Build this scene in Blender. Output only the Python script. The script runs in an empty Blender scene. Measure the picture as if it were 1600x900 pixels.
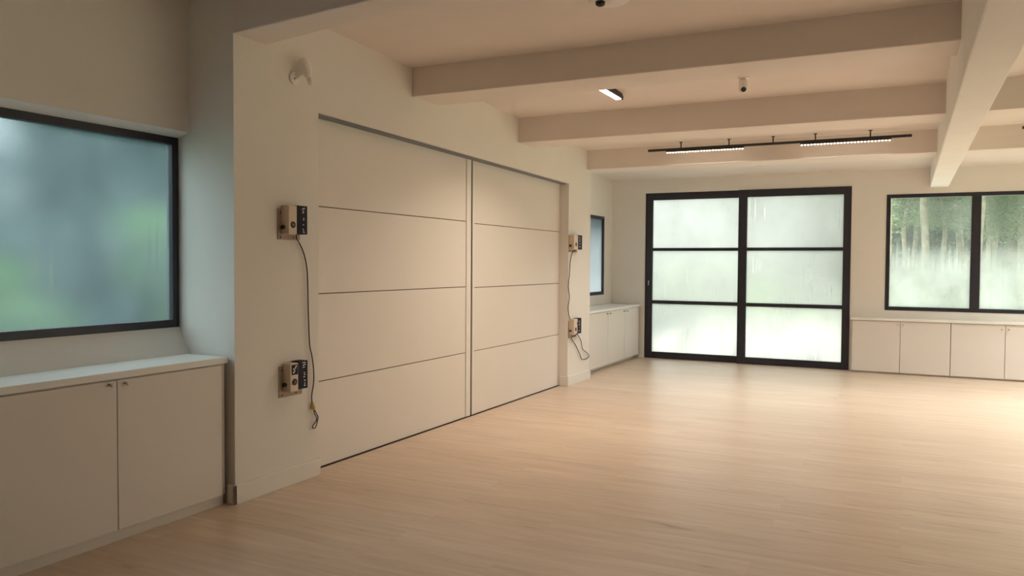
import bpy, bmesh, math, random
from mathutils import Vector, Matrix

S = bpy.context.scene
COL = S.collection
PI = math.pi

# ------------------------------------------------------------------ camera
def camera_matrix(yaw, pitch, roll, loc):
    cy, sy = math.cos(yaw), math.sin(yaw)
    fwd = Vector((-sy, cy, 0)); right = Vector((cy, sy, 0)); up = Vector((0, 0, 1))
    f2 = fwd * math.cos(pitch) - up * math.sin(pitch)
    u2 = up * math.cos(pitch) + fwd * math.sin(pitch)
    r3 = right * math.cos(roll) + u2 * math.sin(roll)
    u3 = u2 * math.cos(roll) - right * math.sin(roll)
    m = Matrix((r3, u3, -f2)).transposed().to_4x4()
    m.translation = Vector(loc)
    return m

cam_data = bpy.data.cameras.new('camera')
cam_data.sensor_width = 36.0
cam_data.lens = 1244.68 / 1600 * 36.0
cam_data.clip_start = 0.05
cam_data.clip_end = 300
cam = bpy.data.objects.new('camera', cam_data)
COL.objects.link(cam)
cam.matrix_world = camera_matrix(0.458971, 0.0305358, 0.0061879, (0, 0, 1.45))
S.camera = cam

# ------------------------------------------------------------------ sky, sun, exposure
SKY_STRENGTH = 3.3
SUN_STRENGTH = 3.0
LAMP_WARM = (1.0, 0.80, 0.63)
LAMP_NEUTRAL = (1.0, 0.93, 0.855)
w = bpy.data.worlds.new('overcast_sky')
S.world = w
w.use_nodes = True
nt = w.node_tree
bg = nt.nodes['Background']
tc = nt.nodes.new('ShaderNodeTexCoord')
sep = nt.nodes.new('ShaderNodeSeparateXYZ')
rmp = nt.nodes.new('ShaderNodeValToRGB')
rmp.color_ramp.elements[0].position = 0.0
rmp.color_ramp.elements[0].color = (0.44, 0.455, 0.435, 1)
rmp.color_ramp.elements[1].position = 0.7
rmp.color_ramp.elements[1].color = (1.75, 1.75, 1.75, 1)
nt.links.new(tc.outputs['Generated'], sep.inputs[0])
nt.links.new(sep.outputs['Z'], rmp.inputs[0])
nt.links.new(rmp.outputs[0], bg.inputs['Color'])
bg.inputs['Strength'].default_value = SKY_STRENGTH

sun_d = bpy.data.lights.new('hazy_sun', 'SUN')
sun_d.energy = SUN_STRENGTH
sun_d.angle = math.radians(25)
sun_d.color = (1.0, 0.95, 0.84)
sun = bpy.data.objects.new('hazy_sun', sun_d)
COL.objects.link(sun)
sun.rotation_euler = (math.radians(38), 0, math.radians(-25))
sun.location = (0, -5, 12)

S.view_settings.view_transform = 'Standard'
S.view_settings.look = 'None'
S.view_settings.gamma = 1.0
S.view_settings.use_curve_mapping = False
S.view_settings.exposure = 0.08
S.cycles.use_denoising = True
S.cycles.max_bounces = 12
S.cycles.diffuse_bounces = 6
S.cycles.transmission_bounces = 8
S.cycles.sample_clamp_indirect = 6.0

# ------------------------------------------------------------------ materials
def new_mat(name):
    m = bpy.data.materials.new(name)
    m.use_nodes = True
    return m, m.node_tree, m.node_tree.nodes['Principled BSDF']

def mat(name, col, rough=0.6, metal=0.0, var=0.04, scale=6.0, bump=0.0, bscale=60.0):
    """Principled surface whose colour drifts slightly with a noise, with an optional fine bump."""
    m, t, b = new_mat(name)
    tcn = t.nodes.new('ShaderNodeTexCoord')
    n = t.nodes.new('ShaderNodeTexNoise'); n.inputs['Scale'].default_value = scale
    n.inputs['Detail'].default_value = 4
    r = t.nodes.new('ShaderNodeValToRGB')
    r.color_ramp.elements[0].position = 0.3
    r.color_ramp.elements[1].position = 0.7
    r.color_ramp.elements[0].color = (*[c * (1 - var) for c in col], 1)
    r.color_ramp.elements[1].color = (*[min(1, c * (1 + var)) for c in col], 1)
    t.links.new(tcn.outputs['Object'], n.inputs['Vector'])
    t.links.new(n.outputs['Fac'], r.inputs[0])
    t.links.new(r.outputs[0], b.inputs['Base Color'])
    b.inputs['Roughness'].default_value = rough
    b.inputs['Metallic'].default_value = metal
    if bump:
        n2 = t.nodes.new('ShaderNodeTexNoise'); n2.inputs['Scale'].default_value = bscale
        n2.inputs['Detail'].default_value = 3
        bp = t.nodes.new('ShaderNodeBump'); bp.inputs['Strength'].default_value = bump
        bp.inputs['Distance'].default_value = 0.01
        t.links.new(tcn.outputs['Object'], n2.inputs['Vector'])
        t.links.new(n2.outputs['Fac'], bp.inputs['Height'])
        t.links.new(bp.outputs[0], b.inputs['Normal'])
    return m

def emit(name, col, strength):
    m, t, b = new_mat(name)
    b.inputs['Base Color'].default_value = (*col, 1)
    b.inputs['Emission Color'].default_value = (*col, 1)
    b.inputs['Emission Strength'].default_value = strength
    return m

M = {}
M['wall'] = mat('wall_plaster', (0.80, 0.772, 0.73), 0.75, var=0.015, scale=2.0, bump=0.12, bscale=9)
M['ceiling'] = mat('ceiling_plaster', (0.79, 0.725, 0.675), 0.8, var=0.02, scale=2.5, bump=0.12, bscale=8)
M['beam_paint'] = mat('white_beam_paint', (0.84, 0.83, 0.79), 0.7, var=0.02, scale=3, bump=0.2, bscale=9)
M['trim'] = mat('trim_paint', (0.80, 0.775, 0.73), 0.45, var=0.01)
M['panel'] = mat('panel_paint', (0.78, 0.738, 0.692), 0.5, var=0.012, scale=1.5)
M['groove'] = mat('groove_shadow', (0.16, 0.12, 0.10), 0.8)
M['cabinet'] = mat('cabinet_laminate', (0.75, 0.708, 0.668), 0.5, var=0.012, scale=2)
M['carcass'] = mat('cabinet_carcass', (0.62, 0.57, 0.53), 0.6)
M['worktop'] = mat('worktop_white', (0.84, 0.83, 0.80), 0.3, var=0.01)
M['black_frame'] = mat('black_powder_coat', (0.020, 0.020, 0.032), 0.45, var=0.1)
M['black'] = mat('black_plastic', (0.02, 0.02, 0.022), 0.5, var=0.1)
M['steel'] = mat('brushed_steel', (0.55, 0.53, 0.50), 0.35, 0.9, var=0.05, scale=30)
M['track_metal'] = mat('grey_track_metal', (0.17, 0.18, 0.21), 0.45, 0.3)
M['white_plastic'] = mat('white_plastic', (0.86, 0.83, 0.80), 0.4, var=0.01)
M['plate'] = mat('taupe_backplate', (0.40, 0.31, 0.24), 0.6, var=0.06, scale=20)
M['housing'] = mat('beige_housing', (0.68, 0.57, 0.46), 0.55, var=0.03, scale=15)
M['housing_side'] = M['housing']
M['label'] = mat('dark_label', (0.014, 0.015, 0.032), 0.85, var=0.15, scale=40)
M['mark'] = mat('white_print', (0.75, 0.75, 0.76), 0.6)
M['cable'] = mat('black_cable', (0.03, 0.022, 0.018), 0.5)
M['brass'] = mat('yellow_connector', (0.62, 0.38, 0.08), 0.4, 0.2)
M['led'] = emit('warm_led', (1.0, 0.80, 0.58), 6.0)
M['diffuser'] = emit('warm_diffuser', (1.0, 0.86, 0.70), 8.0)
M['bark'] = mat('tree_bark', (0.34, 0.29, 0.23), 0.9, var=0.35, scale=5, bump=0.5, bscale=14)
M['leaf'] = mat('tree_leaf', (0.15, 0.22, 0.10), 0.6, var=0.45, scale=0.8)
M['leaf_dark'] = mat('conifer_needles', (0.045, 0.085, 0.070), 0.7, var=0.4, scale=0.8)
M['leaf_bright'] = mat('shrub_leaf', (0.15, 0.27, 0.08), 0.6, var=0.3, scale=1.2)
M['grass'] = mat('grass', (0.13, 0.22, 0.06), 0.9, var=0.4, scale=1.5)
M['paving'] = mat('pale_paving', (0.66, 0.65, 0.58), 0.8, var=0.05, scale=2)
M['hill'] = mat('woodland', (0.15, 0.23, 0.10), 0.95, var=0.5, scale=1.2, bump=0.6, bscale=3)
M['needles'] = mat('forest_litter', (0.055, 0.07, 0.078), 0.95, var=0.4, scale=2)
M['render'] = mat('outer_render', (0.55, 0.53, 0.50), 0.85)

def floor_mat():
    m, t, b = new_mat('pale_oak_planks')
    N, L = t.nodes.new, t.links.new
    tcn = N('ShaderNodeTexCoord')
    br = N('ShaderNodeTexBrick')
    br.offset = 0.37; br.offset_frequency = 2
    br.inputs['Color1'].default_value = (0.0, 0.0, 0.0, 1)
    br.inputs['Color2'].default_value = (1.0, 1.0, 1.0, 1)
    br.inputs['Mortar'].default_value = (0.5, 0.5, 0.5, 1)
    br.inputs['Scale'].default_value = 1.0
    br.inputs['Mortar Size'].default_value = 0.0011
    br.inputs['Mortar Smooth'].default_value = 0.4
    br.inputs['Brick Width'].default_value = 1.75
    br.inputs['Row Height'].default_value = 0.19
    L(tcn.outputs['Object'], br.inputs['Vector'])
    # grain, stretched along the boards, shifted by plank
    mp = N('ShaderNodeMapping'); mp.inputs['Scale'].default_value = (0.9, 14, 1)
    add = N('ShaderNodeVectorMath'); add.operation = 'ADD'
    mul = N('ShaderNodeVectorMath'); mul.operation = 'SCALE'; mul.inputs['Scale'].default_value = 7.0
    L(br.outputs['Color'], mul.inputs[0]); L(tcn.outputs['Object'], add.inputs[0]); L(mul.outputs[0], add.inputs[1])
    L(add.outputs[0], mp.inputs['Vector'])
    n = N('ShaderNodeTexNoise'); n.inputs['Scale'].default_value = 1.6; n.inputs['Detail'].default_value = 8
    n.inputs['Roughness'].default_value = 0.6; n.inputs['Distortion'].default_value = 0.6
    L(mp.outputs[0], n.inputs['Vector'])
    r1 = N('ShaderNodeValToRGB')
    e = r1.color_ramp.elements
    e[0].position = 0.28; e[0].color = (0.58, 0.447, 0.335, 1)
    e[1].position = 0.66; e[1].color = (0.73, 0.598, 0.472, 1)
    L(n.outputs['Fac'], r1.inputs[0])
    r2 = N('ShaderNodeValToRGB')
    r2.color_ramp.elements[0].color = (0.93, 0.92, 0.91, 1)
    r2.color_ramp.elements[1].color = (1.0, 1.0, 1.0, 1)
    L(br.outputs['Color'], r2.inputs[0])
    mx = N('ShaderNodeMix'); mx.data_type = 'RGBA'; mx.blend_type = 'MULTIPLY'; mx.inputs[0].default_value = 1
    L(r1.outputs[0], mx.inputs[6]); L(r2.outputs[0], mx.inputs[7])
    # sparse knots and streaks
    mp2 = N('ShaderNodeMapping'); mp2.inputs['Scale'].default_value = (1.6, 9, 1)
    L(add.outputs[0], mp2.inputs['Vector'])
    k = N('ShaderNodeTexNoise'); k.inputs['Scale'].default_value = 1.9; k.inputs['Detail'].default_value = 2
    L(mp2.outputs[0], k.inputs['Vector'])
    rk = N('ShaderNodeValToRGB')
    rk.color_ramp.elements[0].position = 0.68; rk.color_ramp.elements[0].color = (1, 1, 1, 1)
    rk.color_ramp.elements[1].position = 0.80; rk.color_ramp.elements[1].color = (0.62, 0.52, 0.44, 1)
    L(k.outputs['Fac'], rk.inputs[0])
    mk = N('ShaderNodeMix'); mk.data_type = 'RGBA'; mk.blend_type = 'MULTIPLY'; mk.inputs[0].default_value = 0.8
    L(mx.outputs[2], mk.inputs[6]); L(rk.outputs[0], mk.inputs[7])
    # joints
    mj = N('ShaderNodeMix'); mj.data_type = 'RGBA'
    mj.inputs[7].default_value = (0.36, 0.24, 0.15, 1)
    sc = N('ShaderNodeMath'); sc.operation = 'MULTIPLY'; sc.inputs[1].default_value = 0.25
    L(br.outputs['Fac'], sc.inputs[0]); L(sc.outputs[0], mj.inputs[0]); L(mk.outputs[2], mj.inputs[6])
    L(mj.outputs[2], b.inputs['Base Color'])
    b.inputs['Roughness'].default_value = 0.36
    b.inputs['Specular IOR Level'].default_value = 0.6
    bp = N('ShaderNodeBump'); bp.inputs['Strength'].default_value = 0.06; bp.inputs['Distance'].default_value = 0.004
    L(n.outputs['Fac'], bp.inputs['Height']); L(bp.outputs[0], b.inputs['Normal'])
    return m
M['floor'] = floor_mat()

def glass_mat(name, axis, clear_z, drip, rough=0.32, milk=0.35, clear_max=0.75, tint=(0.90, 0.94, 0.91), film=(0.66, 0.71, 0.67), shine=0.5, streak=0.35):
    """Steamed-up pane: blurred see-through glass with a milky film of condensation.
    axis: object axis running across the pane; clear_z = (z0, z1): the film thins out from z0 to z1;
    drip: how strongly run-down droplets cut clear vertical streaks into the film."""
    m = bpy.data.materials.new(name); m.use_nodes = True
    t = m.node_tree; t.nodes.clear()
    N, L = t.nodes.new, t.links.new
    out = N('ShaderNodeOutputMaterial')
    tcn = N('ShaderNodeTexCoord')
    sp = N('ShaderNodeSeparateXYZ'); L(tcn.outputs['Object'], sp.inputs[0])
    cmb = N('ShaderNodeCombineXYZ')
    L(sp.outputs['X' if axis == 0 else 'Y'], cmb.inputs[0]); L(sp.outputs['Z'], cmb.inputs[1])
    mp = N('ShaderNodeMapping'); mp.inputs['Scale'].default_value = (36, 1.0, 1); L(cmb.outputs[0], mp.inputs['Vector'])
    s = N('ShaderNodeTexNoise'); s.inputs['Scale'].default_value = 1.0; s.inputs['Detail'].default_value = 3
    L(mp.outputs[0], s.inputs['Vector'])
    mpb = N('ShaderNodeMapping'); mpb.inputs['Scale'].default_value = (1.6, 1.2, 1); L(cmb.outputs[0], mpb.inputs['Vector'])
    bn = N('ShaderNodeTexNoise'); bn.inputs['Scale'].default_value = 1.3; bn.inputs['Detail'].default_value = 3
    L(mpb.outputs[0], bn.inputs['Vector'])
    # streak mask
    st = N('ShaderNodeMapRange'); st.inputs['From Min'].default_value = 0.56; st.inputs['From Max'].default_value = 0.72
    L(s.outputs['Fac'], st.inputs['Value'])
    # height mask, edge wobbling with broad noise
    wob = N('ShaderNodeMath'); wob.operation = 'MULTIPLY_ADD'; wob.inputs[1].default_value = 0.5
    L(bn.outputs['Fac'], wob.inputs[0]); L(sp.outputs['Z'], wob.inputs[2])
    wob2 = N('ShaderNodeMath'); wob2.operation = 'MULTIPLY_ADD'; wob2.inputs[1].default_value = streak
    L(s.outputs['Fac'], wob2.inputs[0]); L(wob.outputs[0], wob2.inputs[2])
    hm = N('ShaderNodeMapRange'); hm.interpolation_type = 'SMOOTHSTEP'
    hm.inputs['From Min'].default_value = clear_z[0] + 0.42; hm.inputs['From Max'].default_value = clear_z[1] + 0.42
    L(wob2.outputs[0], hm.inputs['Value'])
    pat = N('ShaderNodeMapRange'); pat.interpolation_type = 'SMOOTHSTEP'     # the drips come in patches
    pat.inputs['From Min'].default_value = 0.50; pat.inputs['From Max'].default_value = 0.68
    pat.inputs['To Max'].default_value = drip
    L(bn.outputs['Fac'], pat.inputs['Value'])
    stm = N('ShaderNodeMath'); stm.operation = 'MULTIPLY'
    L(st.outputs[0], stm.inputs[0]); L(pat.outputs[0], stm.inputs[1])
    hmm = N('ShaderNodeMath'); hmm.operation = 'MULTIPLY'; hmm.inputs[1].default_value = clear_max
    L(hm.outputs[0], hmm.inputs[0])
    clear = N('ShaderNodeMath'); clear.operation = 'MAXIMUM'
    L(stm.outputs[0], clear.inputs[0]); L(hmm.outputs[0], clear.inputs[1])
    # shaders
    rf = N('ShaderNodeBsdfRefraction'); rf.inputs['IOR'].default_value = 1.25
    rf.inputs['Roughness'].default_value = rough; rf.inputs['Color'].default_value = (*tint, 1)
    tl = N('ShaderNodeBsdfTranslucent'); tl.inputs['Color'].default_value = (*film, 1)
    tr = N('ShaderNodeBsdfTransparent'); tr.inputs['Color'].default_value = (0.95, 0.98, 0.96, 1)
    gl = N('ShaderNodeBsdfGlossy'); gl.inputs['Roughness'].default_value = 0.12
    fr = N('ShaderNodeFresnel'); fr.inputs['IOR'].default_value = 1.35
    mk = N('ShaderNodeMapRange'); mk.inputs['From Min'].default_value = 0.3; mk.inputs['From Max'].default_value = 0.7
    mk.inputs['To Min'].default_value = milk * 0.6; mk.inputs['To Max'].default_value = min(1, milk * 1.4)
    L(bn.outputs['Fac'], mk.inputs['Value'])
    m1 = N('ShaderNodeMixShader'); L(mk.outputs[0], m1.inputs[0]); L(rf.outputs[0], m1.inputs[1]); L(tl.outputs[0], m1.inputs[2])
    m2 = N('ShaderNodeMixShader'); L(clear.outputs[0], m2.inputs[0]); L(m1.outputs[0], m2.inputs[1]); L(tr.outputs[0], m2.inputs[2])
    m3 = N('ShaderNodeMixShader'); sh = N('ShaderNodeMath'); sh.operation = 'MULTIPLY'; sh.inputs[1].default_value = shine
    L(fr.outputs[0], sh.inputs[0]); L(sh.outputs[0], m3.inputs[0]); L(m2.outputs[0], m3.inputs[1]); L(gl.outputs[0], m3.inputs[2])
    L(m3.outputs[0], out.inputs['Surface'])
    return m

M['glass_door'] = glass_mat('steamed_glass_door', 0, (3.0, 3.6), 0.8, rough=0.38, milk=0.45, tint=(0.82, 0.85, 0.83), film=(0.54, 0.56, 0.545))
M['glass_right'] = glass_mat('steamed_glass_right', 0, (1.36, 1.80), 0.5, rough=0.20, milk=0.45, clear_max=0.82)
M['glass_narrow'] = glass_mat('steamed_glass_narrow', 1, (3.0, 3.6), 0.5, rough=0.30, milk=0.6, tint=(0.80, 0.86, 0.88), film=(0.60, 0.66, 0.68), shine=0.15)
M['glass_side'] = glass_mat('steamed_glass_side', 1, (1.2, 1.8), 0.2, rough=0.30, milk=0.4)
M['glass_left'] = glass_mat('steamed_glass_left', 1, (3.0, 3.6), 0.3, rough=0.27, milk=0.16, tint=(0.74, 0.84, 0.87), film=(0.37, 0.46, 0.49), shine=0.15)

# ------------------------------------------------------------------ mesh helpers
class MB:
    """Collects shapes into one mesh object."""
    def __init__(self):
        self.bm = bmesh.new()
    def box(self, x0, x1, y0, y1, z0, z1):
        vs = [self.bm.verts.new((x, y, z)) for x in (x0, x1) for y in (y0, y1) for z in (z0, z1)]
        for f in ((0, 1, 3, 2), (4, 6, 7, 5), (0, 4, 5, 1), (2, 3, 7, 6), (0, 2, 6, 4), (1, 5, 7, 3)):
            self.bm.faces.new([vs[i] for i in f])
        return self
    def prism(self, pts, axis, a, b):
        """pts: 2-D outline; extruded along axis (0,1,2) from a to b."""
        def p3(p, t):
            return {0: (t, p[0], p[1]), 1: (p[0], t, p[1]), 2: (p[0], p[1], t)}[axis]
        A = [self.bm.verts.new(p3(p, a)) for p in pts]
        B = [self.bm.verts.new(p3(p, b)) for p in pts]
        self.bm.faces.new(A); self.bm.faces.new(B[::-1])
        n = len(pts)
        for i in range(n):
            self.bm.faces.new([A[i], B[i], B[(i + 1) % n], A[(i + 1) % n]])
        return self
    def cyl(self, p, q, r0, r1=None, seg=20, cap=True):
        r1 = r0 if r1 is None else r1
        return self.sweep([p, q], [r0, r1], seg, cap)
    def sweep(self, pts, radii, seg=8, cap=True):
        pts = [Vector(p) for p in pts]
        if not isinstance(radii, (list, tuple)): radii = [radii] * len(pts)
        t0 = (pts[1] - pts[0]).normalized()
        n = t0.orthogonal().normalized()
        rings = []
        for i, p in enumerate(pts):
            t = (pts[min(i + 1, len(pts) - 1)] - pts[max(i - 1, 0)])
            if t.length < 1e-9: t = t0
            t.normalize()
            n = (n - t * n.dot(t))
            n = n.normalized() if n.length > 1e-6 else t.orthogonal().normalized()
            b = t.cross(n)
            rings.append([self.bm.verts.new(p + (n * math.cos(2 * PI * k / seg) + b * math.sin(2 * PI * k / seg)) * radii[i]) for k in range(seg)])
        for a, b2 in zip(rings, rings[1:]):
            for k in range(seg):
                f = self.bm.faces.new([a[k], a[(k + 1) % seg], b2[(k + 1) % seg], b2[k]])
                f.smooth = True
        if cap:
            self.bm.faces.new(rings[0][::-1]); self.bm.faces.new(rings[-1])
        return self
    def lathe(self, origin, direction, prof, seg=28):
        """prof: list of (distance along direction, radius)."""
        o = Vector(origin); d = Vector(direction).normalized()
        n = d.orthogonal().normalized(); b = d.cross(n)
        rings = []
        for h, r in prof:
            r = max(r, 1e-4)
            rings.append([self.bm.verts.new(o + d * h + (n * math.cos(2 * PI * k / seg) + b * math.sin(2 * PI * k / seg)) * r) for k in range(seg)])
        for a, b2 in zip(rings, rings[1:]):
            for k in range(seg):
                f = self.bm.faces.new([a[k], a[(k + 1) % seg], b2[(k + 1) % seg], b2[k]]); f.smooth = True
        self.bm.faces.new(rings[0][::-1]); self.bm.faces.new(rings[-1])
        return self
    def mark(self, index):
        """faces made since the last mark take this material slot"""
        self.bm.faces.ensure_lookup_table()
        for f in self.bm.faces:
            if not f.tag: f.material_index = index; f.tag = True
        return self
    def build(self, name, m, parent=None, bevel=0.0, loc=None, seg=2):
        bmesh.ops.recalc_face_normals(self.bm, faces=self.bm.faces)
        me = bpy.data.meshes.new(name)
        self.bm.to_mesh(me); self.bm.free()
        for mm in (m if isinstance(m, list) else [m]): me.materials.append(mm)
        o = bpy.data.objects.new(name, me)
        COL.objects.link(o)
        if parent is not None:
            o.parent = parent
            o.matrix_parent_inverse = Matrix.Translation(-parent.location)
        if bevel:
            bv = o.modifiers.new('bevel', 'BEVEL'); bv.width = bevel; bv.segments = seg
            bv.limit_method = 'ANGLE'; bv.angle_limit = math.radians(40)
        return o

def smooth_path(pts, sub=6):
    """Catmull-Rom through the points."""
    P = [Vector(p) for p in pts]
    P = [P[0] * 2 - P[1]] + P + [P[-1] * 2 - P[-2]]
    out = []
    for i in range(1, len(P) - 2):
        for k in range(sub):
            t = k / sub
            a, b, c, d = P[i - 1], P[i], P[i + 1], P[i + 2]
            out.append(0.5 * (2 * b + (c - a) * t + (2 * a - 5 * b + 4 * c - d) * t * t + (3 * b - a - 3 * c + d) * t ** 3))
    out.append(P[-2])
    return out

def tag(o, label, cat, group=None, kind=None):
    o['label'] = label; o['category'] = cat
    if group: o['group'] = group
    if kind: o['kind'] = kind
    return o

def thing(name, label, cat, loc, group=None, kind=None):
    o = bpy.data.objects.new(name, None)
    COL.objects.link(o); o.location = loc; o.empty_display_size = 0.1
    return tag(o, label, cat, group, kind)

def structure(o, label, cat):
    return tag(o, label, cat, kind='structure')

# ------------------------------------------------------------------ room shell
XP = -3.571            # face of the left piers
YF = 11.978            # face of the far wall
XR = 4.6               # right wall
YB = -8.0              # wall behind the camera
def ceil_z(y): return 3.01 - (y - 5.38) * 0.0385

structure(MB().box(-4.4, XR + .2, YB - .2, 12.11, -0.15, 0.0).build('floor', M['floor']),
          'pale oak plank floor running across the room', 'floor')
structure(MB().prism([(YB - .3, ceil_z(YB - .3)), (12.3, ceil_z(12.3)), (12.3, 3.75), (YB - .3, 3.75)], 0, -4.5, XR + .3)
          .build('ceiling', M['ceiling']), 'cream plaster ceiling between the beams', 'ceiling')

# left wall: piers, recesses with their window openings, lintel over the panel doors
wl = MB()
TOP = 3.60
wl.box(-4.4, XP, YB, 2.0, 0, TOP)                                                      # pier nearest the camera
wl.prism([(XP, 3.506), (XP, 4.263), (-4.13, 4.263), (-4.13, 3.53), (-4.06, 3.53)], 2, 0, TOP)     # pier with the sockets
wl.prism([(-3.96, 0), (-3.957, .885), (-4.06, 1.046), (-4.13, 1.046), (-4.13, 0)], 1, 2.0, 3.54)    # below near window
wl.prism([(-3.96, 2.243), (-4.06, 2.213), (-4.13, 2.213), (-4.13, TOP), (-3.96, TOP)], 1, 2.0, 3.54)  # above near window
wl.prism([(4.263, 2.464), (8.72, 2.398), (8.72, TOP), (4.263, TOP)], 0, -3.95, XP)     # lintel
wl.box(-3.95, -3.80, 4.263, 8.9, 0, 2.5)                                               # back of the door opening
wl.box(-4.4, XP, 8.72, 9.442, 0, TOP)                                                  # far pier
wl.box(-4.4, -4.167, 9.442, YF, 0, 0.985)
wl.box(-4.4, -4.167, 9.442, YF, 2.178, TOP)
wl.box(-4.4, -4.167, 9.442, 10.1, 0.985, 2.178)
wl.box(-4.4, -4.167, 11.612, YF, 0.985, 2.178)
structure(wl.build('wall_left', M['wall']), 'cream plastered left wall with piers and recesses', 'wall')

wf = MB()
T = 12.11
wf.box(-4.4, -3.635, YF, T, 0, TOP)
wf.box(-3.635, -0.689, YF, T, 2.549, TOP)
wf.box(-0.689, -0.25, YF, T, 0, TOP)
wf.box(-0.25, 1.865, YF, T, 0, 0.85)
wf.box(-0.25, 1.865, YF, T, 2.417, TOP)
wf.box(1.865, XR + .2, YF, T, 0, TOP)
structure(wf.build('wall_far', M['wall']), 'cream plastered far wall with glazed doors and window', 'wall')
wr = MB()
wr.box(XR, XR + .2, YB, 5.2, 0, TOP); wr.box(XR, XR + .2, 11.2, YF, 0, TOP)
wr.box(XR, XR + .2, 5.2, 11.2, 0, 0.85); wr.box(XR, XR + .2, 5.2, 11.2, 2.42, TOP)
structure(wr.build('wall_right', M['wall']), 'cream right wall with an opening for the added window', 'wall')
structure(MB().box(-4.4, XR + .2, YB - .2, YB, 0, TOP).build('wall_back', M['wall']), 'plain cream back wall', 'wall')

# ceiling beams
XL0, XL1 = 0.264, 0.482
def beam(y0, w_, z, label, pts=None):
    b = MB()
    if pts is None:
        b.box(-4.18, XR, y0, y0 + w_, z, TOP)
    else:
        b.prism(pts, 2, z, TOP)
    structure(b.build('ceiling_beam', M['ceiling'], bevel=0.008), label, 'beam')
beam(0, 0, 2.793, 'cream cross beam nearest the camera above the near pier',
     [(-4.18, 3.57), (XP, 3.506), (-2.45, 3.36), (0.27, 3.0), (XR, 2.45), (XR, 2.72), (0.27, 3.24), (-2.45, 3.57), (XP, 3.785), (-4.18, 3.87)])
beam(5.40, 0.40, 2.780, 'cream cross beam second from the camera')
beam(7.35, 0.40, 2.683, 'cream cross beam third from the camera, before the black track light')
beam(9.31, 0.42, 2.622, 'cream cross beam nearest the far wall, behind the black track light')
structure(MB().box(XL0, XL1, YB, YF, 2.494, TOP).build('ceiling_beam', M['beam_paint'], bevel=0.01),
          'deep long beam running to the far wall above the right window', 'beam')

# baseboards
bb = MB()
bb.box(XP, -3.556, 3.49, 4.266, 0, 0.118)
bb.box(-3.625, -3.556, 3.490, 3.508, 0, 0.118)
structure(bb.build('baseboard_left', M['trim'], bevel=0.004), 'cream baseboard round the near pier', 'baseboard')
bb = MB()
bb.box(XP, -3.556, 8.705, 9.456, 0, 0.118)
bb.box(-3.66, -3.556, 8.700, 8.722, 0, 0.118)
structure(bb.build('baseboard_left', M['trim'], bevel=0.004), 'cream baseboard round the far pier', 'baseboard')
structure(MB().box(-3.72, -3.637, YF - .014, YF, 0, 0.105).build('baseboard_far', M['trim'], bevel=0.003),
          'short cream baseboard beside the glazed doors', 'baseboard')

# ------------------------------------------------------------------ windows
def frame_mb(axis, plane0, plane1, a0, a1, z0, z1, t):
    """four-sided frame; axis 0: runs along x at y=plane; axis 1: runs along y at x=plane"""
    b = MB()
    def bx(u0, u1, v0, v1):
        if axis == 0: b.box(u0, u1, plane0, plane1, v0, v1)
        else: b.box(plane0, plane1, u0, u1, v0, v1)
    bx(a0, a0 + t, z0, z1); bx(a1 - t, a1, z0, z1)
    bx(a0 + t, a1 - t, z0, z0 + t); bx(a0 + t, a1 - t, z1 - t, z1)
    return b

win = thing('window_1', 'large near left window, steamed up, showing blurred teal and green', 'window', (-4.06, 2.75, 1.046), kind='structure')
frame_mb(1, -4.11, -4.055, 2.0, 3.528, 1.044, 2.216, 0.047).build('window_frame', M['black_frame'], win, bevel=0.003)
MB().box(-4.092, -4.084, 2.04, 3.49, 1.08, 2.18).build('window_pane', M['glass_left'], win)

win = thing('window_2', 'narrow far left window above the far left cabinets', 'window', (-4.167, 10.85, 0.985), kind='structure')
frame_mb(1, -4.215, -4.160, 10.1, 11.612, 0.985, 2.178, 0.047).build('window_frame', M['black_frame'], win, bevel=0.003)
MB().box(-4.195, -4.187, 10.14, 11.57, 1.02, 2.14).build('window_pane', M['glass_narrow'], win)

win = thing('window_3', 'wide black framed window right of the glazed doors, trees behind the steam', 'window', (0.8, YF, 0.85), kind='structure')
fb = frame_mb(0, YF - .008, YF + .06, -0.25, 1.865, 0.85, 2.417, 0.05)
fb.build('window_frame', M['black_frame'], win, bevel=0.003)
MB().box(0.752, 0.864, YF - .010, YF + .058, 0.90, 2.367).build('mullion', M['black_frame'], win, bevel=0.003)
MB().box(-0.21, 0.76, YF + .022, YF + .030, 0.89, 2.377).build('window_pane', M['glass_right'], win)
MB().box(0.855, 1.825, YF + .022, YF + .030, 0.89, 2.377).build('window_pane', M['glass_right'], win)

win = thing('added_window', 'added long black framed window in the right wall, unseen, for more daylight', 'window', (XR, 8.2, 0.85), kind='structure')  # unseen window added to let more daylight into the room
fb = frame_mb(1, XR - .008, XR + .06, 5.2, 11.2, 0.85, 2.42, 0.05)
for k in range(1, 6):
    fb.box(XR - .008, XR + .06, 5.2 + k - .03, 5.2 + k + .03, .9, 2.37)
fb.build('window_frame', M['black_frame'], win)
MB().box(XR + .022, XR + .030, 5.22, 11.18, 0.87, 2.40).build('window_pane', M['glass_side'], win)

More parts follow.
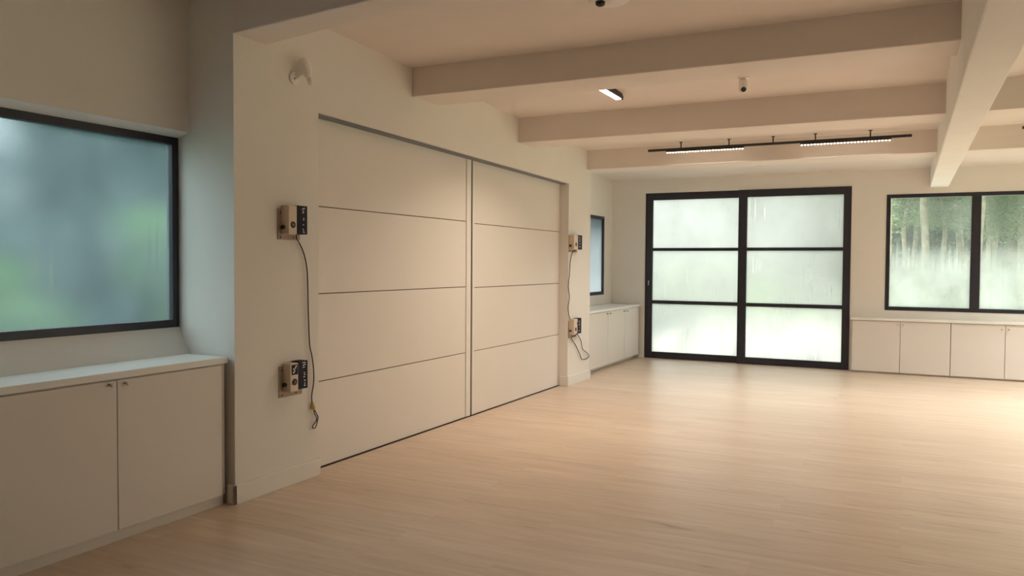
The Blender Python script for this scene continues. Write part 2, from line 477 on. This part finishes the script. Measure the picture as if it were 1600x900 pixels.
# ------------------------------------------------------------------ glazed sliding doors
def glazed_leaf(name, label, x0, x1, yface, inner0, inner1, handle):
    d = thing(name, label, 'door', ((x0 + x1) / 2, yface, 0), kind='structure')
    y0, y1 = yface, yface + 0.055
    b = MB()
    z1 = 2.549
    b.box(x0, inner0, y0, y1, 0.002, z1); b.box(inner1, x1, y0, y1, 0.002, z1)
    b.box(inner0, inner1, y0, y1, 0.002, 0.100); b.box(inner0, inner1, y0, y1, 2.442, z1)
    b.build('door_frame', M['black_frame'], d, bevel=0.003)
    zs = [(0.100, 0.845), (0.898, 1.660), (1.706, 2.442)]
    for za, zb in ((0.845, 0.898), (1.660, 1.706)):
        MB().box(inner0, inner1, y0 + .006, y1 - .006, za, zb).build('glazing_bar', M['black_frame'], d, bevel=0.002)
    for za, zb in zs:
        MB().box(inner0 - .004, inner1 + .004, y0 + .024, y0 + .032, za - .004, zb + .004).build('door_pane', M['glass_door'], d)
    if handle:
        h = MB().box(-3.585, -3.553, y0 - .006, y0, 1.09, 1.27).build('lock_plate', M['black'], d, bevel=0.002)
        g = MB()
        g.cyl((-3.569, y0 - .006, 1.19), (-3.569, y0 - .032, 1.19), 0.008, seg=12)
        g.box(-3.575, -3.563, y0 - .042, y0 - .030, 1.13, 1.20)
        ho = g.build('door_handle', M['steel'], d, bevel=0.002)
    return d
glazed_leaf('door_1', 'left leaf of the black framed glazed sliding doors, with the lock', -3.635, -2.20, YF + .045, -3.522, -2.213, True)
glazed_leaf('door_2', 'right leaf of the black framed glazed sliding doors', -2.215, -0.689, YF - .015, -2.094, -0.789, False)

# ------------------------------------------------------------------ cream sliding panel doors in the left wall
XD = -3.685
def panel_door(name, label, y0, y1, g0, g1, ztop, zs, stiles):
    d = thing(name, label, 'door', (XD, (y0 + y1) / 2, 0), kind='structure')
    th = 0.045
    z0 = 0.008
    edges = [z0] + zs + [ztop]
    g = 0.0035
    b = MB()
    b.box(XD - th, XD - 0.008, y0, y1, z0, ztop)
    b.build('door_core', M['groove'], d)
    for a, c in zip(edges, edges[1:]):
        zz0 = a + (g if a != z0 else 0); zz1 = c - (g if c != ztop else 0)
        MB().box(XD - 0.01, XD, g0, g1, zz0, zz1).build('door_panel', M['panel'], d, bevel=0.0015)
    for s0, s1 in stiles:
        MB().box(XD - 0.01, XD + 0.004, s0, s1, z0, ztop).build('stile', M['trim'], d, bevel=0.002)
    return d
panel_door('door_3', 'near cream sliding panel door of four wide boards', 4.20, 6.572, 4.20, 6.480, 2.452,
           [0.613, 1.231, 1.842], [(6.486, 6.572)])
panel_door('door_4', 'far cream sliding panel door of four wide boards', 6.602, 8.83, 6.645, 8.735, 2.432,
           [0.613, 1.220, 1.830], [(6.602, 6.640), (8.740, 8.83)])
o = MB().prism([(4.2, 2.456), (8.9, 2.388), (8.9, 2.43), (4.2, 2.50)], 0, -3.80, -3.60).build('trim_1', M['track_metal'])
structure(o, 'grey metal head track above the cream sliding doors', 'door track')
o = MB().box(-3.80, -3.672, 4.266, 8.80, 0.0, 0.004).build('trim_2', M['black'])
structure(o, 'dark floor channel under the cream sliding doors', 'door track')

# ------------------------------------------------------------------ cabinets
def knob(parent, p, n):
    MB().lathe(p, n, [(0, .006), (.012, .005), (.014, .010), (.022, .0115), (.027, .008), (.028, .002)], 18).build('knob', M['steel'], parent)

def cab_x(label, xf, xb, y0, y1, z_kick, z_top, doors, kick_x, knobs, group, filler=None):
    """cabinet in the left wall, doors facing +x"""
    c = thing('cabinet', label, 'cabinet', ((xf + xb) / 2, (y0 + y1) / 2, 0), group)
    b = MB(); b.box(xb, xf - .022, y0, y1, z_kick, z_top)
    b.build('carcass', M['carcass'], c)
    MB().box(xb, kick_x, y0, y1, 0, z_kick).build('plinth', M['cabinet'], c)
    for (a, e) in doors:
        d = MB().box(xf - .02, xf, a + .0025, e - .0025, z_kick + .002, z_top - .006).build('door', M['cabinet'], c, bevel=0.002)
        for k in knobs:
            if a < k[0] < e: knob(d, (xf, k[0], k[1]), (1, 0, 0))
    if filler:
        MB().box(xf - .03, xf - .012, *filler, z_kick, z_top).build('filler_strip', M['cabinet'], c)
    return c

cab_x('cream two door cabinet under the near left window', -3.604, -3.955, 2.046, 3.478, 0.066, 0.846,
      [(2.046, 2.743), (2.743, 3.440)], -3.64, [(2.699, .824), (2.787, .822)], None)
o = MB().box(-3.955, -3.615, 2.004, 3.497, 0.846, 0.884).build('worktop', M['worktop'], bevel=0.004)
tag(o, 'white worktop on the near left cabinet below the large steamed window', 'worktop')

cab_x('cream two door cabinet in the far recess beside the far pier', -3.70, -4.165, 9.446, 11.244, 0.056, 0.800,
      [(9.785, 10.512), (10.512, 11.241)], -3.785, [(10.451, .766), (10.580, .763), (11.19, .765)], None, filler=(9.446, 9.785))
cab_x('cream single door cabinet in the corner left of the glazed doors', -3.70, -4.165, 11.247, 11.93, 0.056, 0.800,
      [(11.244, 11.928)], -3.785, [(11.33, .760)], None)
o = MB().box(-4.165, -3.682, 9.445, 11.955, 0.800, 0.836).build('worktop', M['worktop'], bevel=0.004)
tag(o, 'white worktop on the far left cabinets under the narrow window', 'worktop')

def cab_y(label, yf, yb, x0, x1, z_kick, z_top, doors, kick_y, knobs):
    c = thing('cabinet', label, 'cabinet', ((x0 + x1) / 2, (yf + yb) / 2, 0))
    MB().box(x0, x1, yf + .022, yb, z_kick, z_top).build('carcass', M['carcass'], c)
    MB().box(x0, x1, kick_y, yb, 0, z_kick).build('plinth', M['cabinet'], c)
    for (a, e) in doors:
        d = MB().box(a + .003, e - .003, yf, yf + .02, z_kick + .002, z_top - .006).build('door', M['cabinet'], c, bevel=0.002)
        for k in knobs:
            if a < k[0] < e: knob(d, (k[0], yf, k[1]), (0, -1, 0))
    return c
cab_y('cream two door cabinet under the right window, next to the glazed doors', 11.80, YF - .002, -0.655, 0.538, 0.022, 0.714,
      [(-0.645, -0.053), (-0.053, 0.538)], 11.84, [(-.085, .663), (-.020, .664)])
cab_y('cream two door cabinet under the right window, second from the glazed doors', 11.80, YF - .002, 0.540, 1.737, 0.022, 0.714,
      [(0.540, 1.145), (1.145, 1.737)], 11.84, [(1.108, .653), (1.180, .655)])
o = MB().box(-0.667, 1.75, 11.782, YF - .002, 0.714, 0.746).build('worktop', M['worktop'], bevel=0.004)
tag(o, 'white worktop on the low cabinets below the right window', 'worktop')

# ------------------------------------------------------------------ wall-mounted socket boxes
def socket_box(label, y, z, h, plate, split, y1, marks, top_label, shift=0.0):
    """y..split: beige half with a round socket, split..y1: dark printed half; the box stands 7 cm off the wall"""
    xf = -3.50
    t = thing('socket_box', label, 'socket box', (XP, (y + y1) / 2, z), 'wall mounted socket boxes')
    p = MB().box(XP, XP + .006, *plate).build('back_plate', M['plate'], t, bevel=0.001)
    for (py, pz) in ((plate[0] + .025, plate[3] - .025), (plate[0] + .025, plate[2] + .015), (plate[1] - .06, plate[2] + .015)):
        MB().lathe((XP + .006, py, pz), (1, 0, 0), [(0, .006), (.002, .005), (.003, .001)], 10).build('screw', M['black'], p)
    MB().box(XP + .006, xf, y, split, z, z + h).build('housing', M['housing'], t, bevel=0.003)
    # side plug on the camera-facing cheek
    MB().lathe((XP + .028, y, z + .045), (0, -1, 0), [(0, .013), (.016, .013), (.018, .009), (.018, .002)], 14).build('side_plug', M['black'], t)
    # round socket
    sy, sz = (y + split) / 2, z + .062
    so = MB().lathe((xf, sy, sz), (1, 0, 0), [(0, .021), (.004, .021), (.005, .018), (.003, .015), (.003, .001)], 24).build('round_socket', M['black'], t)
    MB().lathe((xf + .0031, sy, sz), (1, 0, 0), [(0, .007), (.003, .0065), (.003, .001)], 12).build('socket_insert', M['plate'], so)
    if top_label:
        tl = MB().box(xf, xf + .0015, y + .010, split - .006, z + .108, z + .172).mark(0)
        for (a, b_, c, d_) in ((.020, .032, .118, .128), (.032, .040, .124, .140), (.024, .036, .140, .150), (.040, .050, .146, .160), (.046, .058, .158, .166)):
            tl.box(xf + .0010, xf + .0022, y + a, y + b_, z + c, z + d_)
        tl.mark(1).build('face_sticker', [M['label'], M['mark']], t)
    lp = MB().box(XP + .012, xf + .002, split + .001, y1, z + .004 + shift, z + h + .003 + shift).mark(0)
    for (a, b_, c, d_) in marks:
        lp.box(xf + .0015, xf + .0027, split + a, split + b_, z + c + shift, z + d_ + shift)
    lp.mark(1).build('label_panel', [M['label'], M['mark']], t)
    return t

marks_a = [(.048, .062, .140, .146), (.052, .064, .150, .156), (.044, .056, .162, .168), (.058, .070, .166, .176),
           (.056, .066, .094, .100), (.056, .066, .103, .110), (.054, .062, .062, .070),
           (.054, .070, .014, .019), (.056, .064, .022, .028), (.052, .060, .032, .040)]
marks_b = [(.034, .066, .170, .176), (.040, .052, .150, .160), (.056, .066, .156, .164), (.036, .060, .140, .144),
           (.048, .060, .104, .110), (.050, .066, .092, .097), (.046, .058, .076, .084),
           (.052, .064, .052, .060), (.050, .064, .020, .028), (.054, .062, .034, .042)]
marks_c = [(.030, .060, .150, .156), (.036, .070, .128, .133), (.040, .060, .100, .112), (.034, .066, .070, .076), (.040, .056, .030, .044)]
socket_box('socket box high on the near pier, black cable hanging from it', 3.895, 1.627, .184,
           (3.867, 4.072, 1.594, 1.790), 3.970, 4.065, marks_a, False)
socket_box('socket box low on the near pier with a printed face sticker', 3.907, 0.622, .182,
           (3.875, 4.090, 0.583, 0.783), 3.981, 4.066, marks_b, True, shift=.004)
socket_box('socket box high on the far pier beside the narrow window', 8.722, 1.620, .172,
           (8.690 + .035, 8.985, 1.590, 1.790), 8.850, 8.975, marks_c, False)
socket_box('socket box low on the far pier with the looping cable', 8.742, 0.615, .184,
           (8.727, 8.990, 0.570, 0.770), 8.858, 8.972, marks_c, False)

# cables
c1 = [(-3.502, 3.966, 1.632), (-3.52, 3.99, 1.60)] + [(-3.555, a, b) for a, b in
      [(4.055, 1.575), (4.099, 1.505), (4.127, 1.408), (4.136, 1.28), (4.139, 1.153), (4.145, 1.024), (4.154, .895),
       (4.176, .822), (4.192, .728), (4.192, .642), (4.173, .558), (4.176, .502)]]
t = thing('hanging_cable', 'thin black cable hanging from the upper near socket box, yellow connector at its end', 'cable', (-3.555, 4.15, 0.5))
MB().sweep(smooth_path(c1), 0.0042, 8).build('cord', M['cable'], t)
MB().sweep([(-3.555, 4.176, .506), (-3.555, 4.180, .495), (-3.555, 4.192, .468), (-3.555, 4.195, .458)], [.009, .013, .013, .008], 12).build('yellow_connector', M['brass'], t)['label'] = 'yellow connector'
lp = [(-3.555, a, b) for a, b in [(4.195, .460), (4.200, .432), (4.215, .412), (4.222, .392), (4.217, .376), (4.205, .368), (4.186, .352), (4.182, .338),
      (4.194, .334), (4.210, .345), (4.219, .366), (4.226, .385), (4.230, .405), (4.216, .425), (4.198, .455)]]
lp = [(x + (.006 if i > 7 else 0), y, z) for i, (x, y, z) in enumerate(lp)]
MB().sweep(smooth_path(lp), 0.0036, 8).build('wire_loop', M['cable'], t)

c2 = [(8.93, 1.618), (8.814, 1.590), (8.742, 1.477), (8.719, 1.322), (8.690, 1.192), (8.721, 1.061), (8.690, .932), (8.743, .808)]
c2b = [(8.788, .572), (8.928, .473), (9.069, .347), (9.133, .283), (9.273, .269), (9.382, .293), (9.302, .347), (9.156, .407), (9.111, .502), (9.015, .578), (8.95, .618)]
path = [(-3.555, *p) for p in c2] + [(-3.52, 8.80, .775), (-3.487, 8.861, .715), (-3.485, 8.848, .655), (-3.50, 8.80, .606)] + [(-3.552, *p) for p in c2b]
o = MB().sweep(smooth_path(path), 0.0048, 8).build('looped_cable', M['cable'])
tag(o, 'thin black cable strung between the far pier socket boxes and looping below', 'cable')

# ------------------------------------------------------------------ white sensor on the near pier
t = thing('wall_sensor', 'white swivel sensor high on the near pier', 'sensor', (XP, 4.04, 2.66))
MB().lathe((XP, 4.02, 2.640), (1, 0, 0), [(0, .042), (.010, .042), (.016, .036), (.018, .010)], 28).build('wall_base', M['white_plastic'], t)
MB().lathe((XP + .018, 4.012, 2.634), (1, 0, 0), [(0, .006), (.002, .004), (.002, .001)], 10).build('screw', M['black'], t)
MB().sweep([(XP + .014, 4.026, 2.650), (XP + .032, 4.042, 2.668), (XP + .045, 4.052, 2.680)], [.016, .014, .016], 14).build('arm', M['white_plastic'], t)
ax = Vector((0.03, .042, -.15)).normalized()
MB().lathe((XP + .050, 4.046, 2.772), ax, [(0, .006), (.006, .022), (.018, .033), (.04, .038), (.085, .036), (.115, .027), (.130, .018), (.135, .004)], 24).build('head', M['white_plastic'], t)
MB().lathe((XP + .090, 4.066, 2.715), (1, .1, -.1), [(0, .010), (.003, .009), (.004, .002)], 14).build('lens', M['plate'], t)
MB().sweep([(XP + .072, 4.083, 2.648), (XP + .078, 4.092, 2.622), (XP + .081, 4.098, 2.606)], [.014, .018, .014], 14).build('joint', M['white_plastic'], t)

# ------------------------------------------------------------------ ceiling lights
def area(name, parent, loc, sx, sy, power, col=LAMP_WARM, spread=130):
    d = bpy.data.lights.new(name, 'AREA'); d.shape = 'RECTANGLE'; d.size = sx; d.size_y = sy
    d.energy = power; d.color = col; d.spread = math.radians(spread)
    o = bpy.data.objects.new(name, d); COL.objects.link(o); o.location = loc
    if parent is not None:
        o.parent = parent; o.matrix_parent_inverse = Matrix.Translation(-parent.location)
    return o

def track_light(label, x0, x1, y, z, strips, rods, power, col=LAMP_NEUTRAL, spread=120, cat='track light'):
    t = thing('track_light', label, cat, ((x0 + x1) / 2, y, z), 'black track lights')
    MB().box(x0, x1, y - .015, y + .015, z - .012, z + .014).build('rail', M['black'], t, bevel=0.002)
    for r in rods:
        zc = ceil_z(y)
        rb = MB(); rb.cyl((r, y, z + .014), (r, y, zc + .004), .007, seg=10); rb.lathe((r, y, zc + .003), (0, 0, -1), [(0, .02), (.008, .02), (.010, .008)], 14)
        rb.build('rod', M['black'], t)
    for (a, b) in strips:
        s = MB().box(a, b, y - .013, y + .013, z - .030, z - .012).build('led_bar', M['black'], t, bevel=0.001)
        n = max(2, int((b - a) / .032))
        g = MB()
        for i in range(n):
            xx = a + (b - a) * (i + .5) / n
            g.lathe((xx, y, z - .0295), (0, 0, -1), [(0, .0115), (.006, .0105), (.011, .007), (.012, .002)], 10)
        g.build('led_row', M['led'], s)
        area('track_lamp', t, ((a + b) / 2, y, z - .045), b - a, .03, power, col, spread)
    return t
track_light('long black track light before the far beam, with two rows of glowing leds', -2.744, 0.03, 9.15, 2.785,
            [(-2.53, -1.645), (-1.052, -0.16)], [-2.356, -1.811, -1.334, -.898, -.359], 12, (1.0, 0.97, 0.92), 115)
track_light('black track light right of the long beam, only its end in view', 0.985, 3.7, 9.15, 2.797,
            [(1.5, 2.4), (2.7, 3.5)], [1.5, 2.2, 2.9, 3.4], 24, (1.0, 0.97, 0.92))

t = thing('linear_ceiling_light', 'short linear ceiling light glowing between two cross beams', 'ceiling light', (-2.29, 6.53, ceil_z(6.53)))
zt = ceil_z(6.53)
MB().box(-2.335, -2.272, 6.26, 6.78, 2.914, zt + .012).build('housing', M['black'], t, bevel=0.003)
MB().box(-2.333, -2.283, 6.265, 6.772, 2.906, 2.914).build('diffuser', M['diffuser'], t, bevel=0.002)
MB().box(-2.300, -2.275, 6.78, 6.81, 2.908, 2.945).build('end_connector', M['black'], t, bevel=0.003)
area('linear_lamp', t, (-2.308, 6.52, 2.902), .05, .50, 24)

# unseen fixtures added for fill light, to the right and beside the camera
track_light('added black fill track light, unseen, over the right side of the room, before the third cross beam', 1.3, 4.1, 6.6, 2.86,
            [(1.5, 2.5), (2.8, 3.8)], [1.6, 2.3, 3.0, 3.7], 20)
track_light('added black fill track light, unseen, over the right side of the room, beside the camera', 1.3, 4.1, 2.6, 2.98,
            [(1.5, 2.5), (2.8, 3.8)], [1.6, 2.3, 3.0, 3.7], 13)

track_light('added black fill track light, unseen, in the last bay, over the right end of the far cabinets', 1.7, 4.3, 10.75, 2.70,  # unseen fixture added to brighten the far end of the floor
            [(1.8, 2.8), (3.1, 4.1)], [1.9, 2.6, 3.3, 4.0], 24, (0.97, 1.0, 0.95), 140)

# security camera
zt = ceil_z(6.6)
t = thing('security_camera', 'white security camera with a black lens hanging from the ceiling', 'camera', (-1.2, 6.6, zt))
MB().lathe((-1.2, 6.6, zt + .005), (0, 0, -1), [(0, .045), (.016, .045), (.022, .038), (.024, .02)], 28).build('ceiling_base', M['white_plastic'], t)
MB().cyl((-1.2, 6.6, zt - .018), (-1.2, 6.6, zt - .045), .016, seg=16).build('stem', M['white_plastic'], t)
MB().lathe((-1.2, 6.6, zt - .022), (0, -.08, -1), [(0, .014), (.006, .030), (.015, .035), (.072, .036), (.088, .0345), (.100, .029), (.108, .019), (.111, .004)], 28).build('body', M['white_plastic'], t)
d = Vector((.20, -.86, -.47)).normalized()
o0 = Vector((-1.197, 6.593, zt - .094))
MB().lathe(o0 + d * .020, d, [(0, .030), (.010, .028), (.0155, .0225)], 28).build('lens_ring', M['white_plastic'], t)
MB().lathe(o0 + d * .033, d, [(0, .0215), (.004, .020), (.008, .014), (.010, .004)], 24).build('lens', M['black'], t)

# dome at the top of the frame
zt = ceil_z(4.5)
t = thing('ceiling_detector', 'white round detector on the ceiling at the top edge of the photo', 'detector', (-1.63, 4.59, zt))
MB().lathe((-1.63, 4.59, zt + .004), (0, 0, -1), [(0, .122), (.012, .122), (.024, .105), (.034, .06), (.036, .01)], 32).build('base', M['white_plastic'], t)
MB().lathe((-1.665, 4.535, zt - .030), (0, 0, -1), [(0, .03), (.016, .028), (.024, .018), (.026, .004)], 20).build('sensor_dome', M['black'], t)

# round downlight in the last bay
zt = ceil_z(11.12)
t = thing('recessed_downlight', 'small flush round downlight in the ceiling before the glazed doors', 'downlight', (-1.80, 11.12, zt))
MB().lathe((-1.80, 11.12, zt + .003), (0, 0, -1), [(0, .075), (.007, .075), (.010, .066), (.006, .058), (.006, .004)], 28).build('ring', M['white_plastic'], t)
MB().lathe((-1.80, 11.12, zt - .003), (0, 0, -1), [(0, .056), (.001, .056), (.002, .004)], 20).build('insert', M['carcass'], t)

# ------------------------------------------------------------------ outside
structure(MB().box(-60, 60, -30, 90, -0.40, -0.16).build('ground', M['grass']), 'grass outside the windows', 'ground')
structure(MB().box(-4.6, 3.2, 12.12, 22.0, -0.16, -0.06).build('terrace', M['paving']), 'pale paving outside the glazed doors', 'terrace')
structure(MB().box(-30, -4.7, -2, 30, -0.16, -0.10).build('forest_floor', M['needles']), 'dark forest floor outside the left windows', 'ground')

hill = MB()
hr = random.Random(2)
gx = [(-3.2 + 1.6 * i) for i in range(22)]; gy = [(40 + 1.2 * j) for j in range(12)]
hv = [[hill.bm.verts.new((x, y, -.2 + (j * 1.45 if j else 0) * min(1, .25 + i * .25) + hr.uniform(-.5, .5) * (j > 0))) for j, y in enumerate(gy)] for i, x in enumerate(gx)]
for i in range(len(gx) - 1):
    for j in range(len(gy) - 1):
        hill.bm.faces.new([hv[i][j], hv[i + 1][j], hv[i + 1][j + 1], hv[i][j + 1]])
structure(hill.build('wooded_hillside', M['hill']), 'green wooded hillside far behind the trees', 'hillside')

rng = random.Random(11)
def leaf_cluster(verts, faces, c, rad, n, size, flat=1.0, r=rng):
    for _ in range(n):
        v = Vector((r.gauss(0, 1), r.gauss(0, 1), r.gauss(0, 1)))
        v = v.normalized() * rad * r.random() ** 0.45
        p = Vector(c) + Vector((v.x, v.y, v.z * flat))
        a = Vector((r.gauss(0, 1), r.gauss(0, 1), r.gauss(0, .6))).normalized() * size * r.uniform(.6, 1.3)
        b = a.orthogonal().normalized() * size * .45
        i = len(verts)
        verts += [p - a, p + b, p + a, p - b]
        faces.append((i, i + 1, i + 2, i + 3))

def mesh_obj(name, verts, faces, m, parent):
    me = bpy.data.meshes.new(name); me.from_pydata([tuple(v) for v in verts], [], faces); me.materials.append(m)
    o = bpy.data.objects.new(name, me); COL.objects.link(o); o.parent = parent
    return o

def make_tree(name, label, cat, h, trunk_r, crown_lo, crown_r, leafm, n_whorl, per, size, seed, group, shape='cone'):
    r = random.Random(seed)
    t = thing(name, label, cat, (0, 0, 0), group)
    tb = MB()
    pts = [(r.uniform(-.08, .08) * i, r.uniform(-.08, .08) * i, h * i / 7) for i in range(8)]
    pts[0] = (0, 0, -.2)
    tb.sweep(smooth_path(pts, 3), [trunk_r * (1 - .85 * k / 21) * (1.25 if k == 0 else 1) for k in range(22)], 10)
    V, F = [], []
    for k in range(n_whorl):
        f = (k + .5) / n_whorl
        z = h * (crown_lo + (1.02 - crown_lo) * f)
        rr = crown_r * ((1 - f) * .9 + .15) if shape == 'cone' else crown_r * math.sin(PI * (0.12 + .85 * f))
        for q in range(5):
            an = q * 2 * PI / 5 + k * 1.3 + r.uniform(-.3, .3)
            d = rr * r.uniform(.35, .85)
            c = (math.cos(an) * d, math.sin(an) * d, z - d * .18)
            tb.sweep([(0, 0, z - .1), (c[0] * .6, c[1] * .6, z - .05), c], [trunk_r * .16, trunk_r * .1, .01], 5)
            leaf_cluster(V, F, c, rr * .55, per, size, .6, r)
    tb.build('trunk', M['bark'], t)
    mesh_obj('foliage', V, F, leafm, t)
    return t

def copy_tree(src, loc, rz, sc, label=None):
    r = src.copy(); COL.objects.link(r); r.location = loc; r.rotation_euler = (0, 0, rz); r.scale = (sc, sc, sc)
    if label: r['label'] = label
    for ch in src.children:
        c = ch.copy(); COL.objects.link(c); c.parent = r
    return r

LT = 'tall bare trunked tree seen hazily through the steamed window'
pine = make_tree('pine_tree', LT, 'tree', 14, .13, .30, 1.3, M['leaf'], 16, 110, .085, 3, 'tall trees behind the house')
fir = make_tree('fir_tree', 'dark bushy fir seen hazily through the steamed window', 'tree', 11, .19, .06, 1.9, M['leaf_dark'], 18, 46, .26, 5, 'firs behind the house')
pine.location = (1.9, 27, -.16); fir.location = (.9, 37, -.16)
for x, y, s in ((-.5, 26, .95), (.55, 29.5, 1.05), (3.3, 30, 1.0), (3.0, 25.5, .92), (4.5, 26.5, .95),
                (-2.4, 31, 1.1), (5.6, 30, 1.05), (-5.2, 30, 1.0), (1.7, 32.5, 1.1),
                (.0, 32.5, .75), (.25, 35.5, .8), (1.1, 31, .7), (2.55, 30.5, .75), (3.8, 33, .75), (2.9, 34.5, .8), (1.25, 34.8, .8), (3.7, 28, .65), (2.3, 28.8, .6)):
    copy_tree(pine, (x, y, -.16), rng.uniform(0, 6), s)
for x, y, s in ((4.2, 37, 1.1), (-2.4, 37, 1.05), (7.6, 38, 1.1)):
    copy_tree(fir, (x, y, -.16), rng.uniform(0, 6), s)
# beyond the left windows
LF = 'dark fir seen as a blur through the near left window'
for x, y, s in ((-11.5, 9.0, .85), (-11.5, 12.6, .85), (-15, 10.8, 1.0), (-11.5, 5.4, .8), (-15.5, 7.0, 1.0), (-15, 14.6, 1.0), (-11.5, 16.2, .9),
                (-15.2, 18.4, 1.05), (-11.6, 20.5, .95), (-11.6, 25.5, 1.0), (-15.5, 23, 1.05), (-8.6, 13.4, .55), (-8.4, 10.6, .5)):
    o = copy_tree(fir, (x, y, -.16), rng.uniform(0, 6), s, LF if y < 15 else 'dark fir behind the narrow far left window')
    o['group'] = 'firs beyond the left wall'

def shrub(label, loc, r0, h, seed):
    r = random.Random(seed)
    t = thing('shrub', label, 'shrub', loc)
    tb = MB(); V, F = [], []
    for k in range(7):
        an = k * 0.9
        c = (math.cos(an) * r0 * .5, math.sin(an) * r0 * .5, h * r.uniform(.35, .75))
        b = tb.sweep([(0, 0, 0), (c[0] * .5, c[1] * .5, c[2] * .5), c], [.03, .02, .008], 6)
        leaf_cluster(V, F, c, r0 * .6, 260, .15, 1.0, r)
    ob = tb.build('stems', M['bark']); ob.parent = t
    mesh_obj('foliage', V, F, M['leaf_bright'], t)
    return t
shrub('bright green shrub blurred behind the left edge of the near left window', (-8.6, 5.2, -.16), .62, 1.75, 4)
shrub('green shrub blurred behind the right edge of the near left window', (-8.2, 6.95, -.16), .50, 2.6, 8)
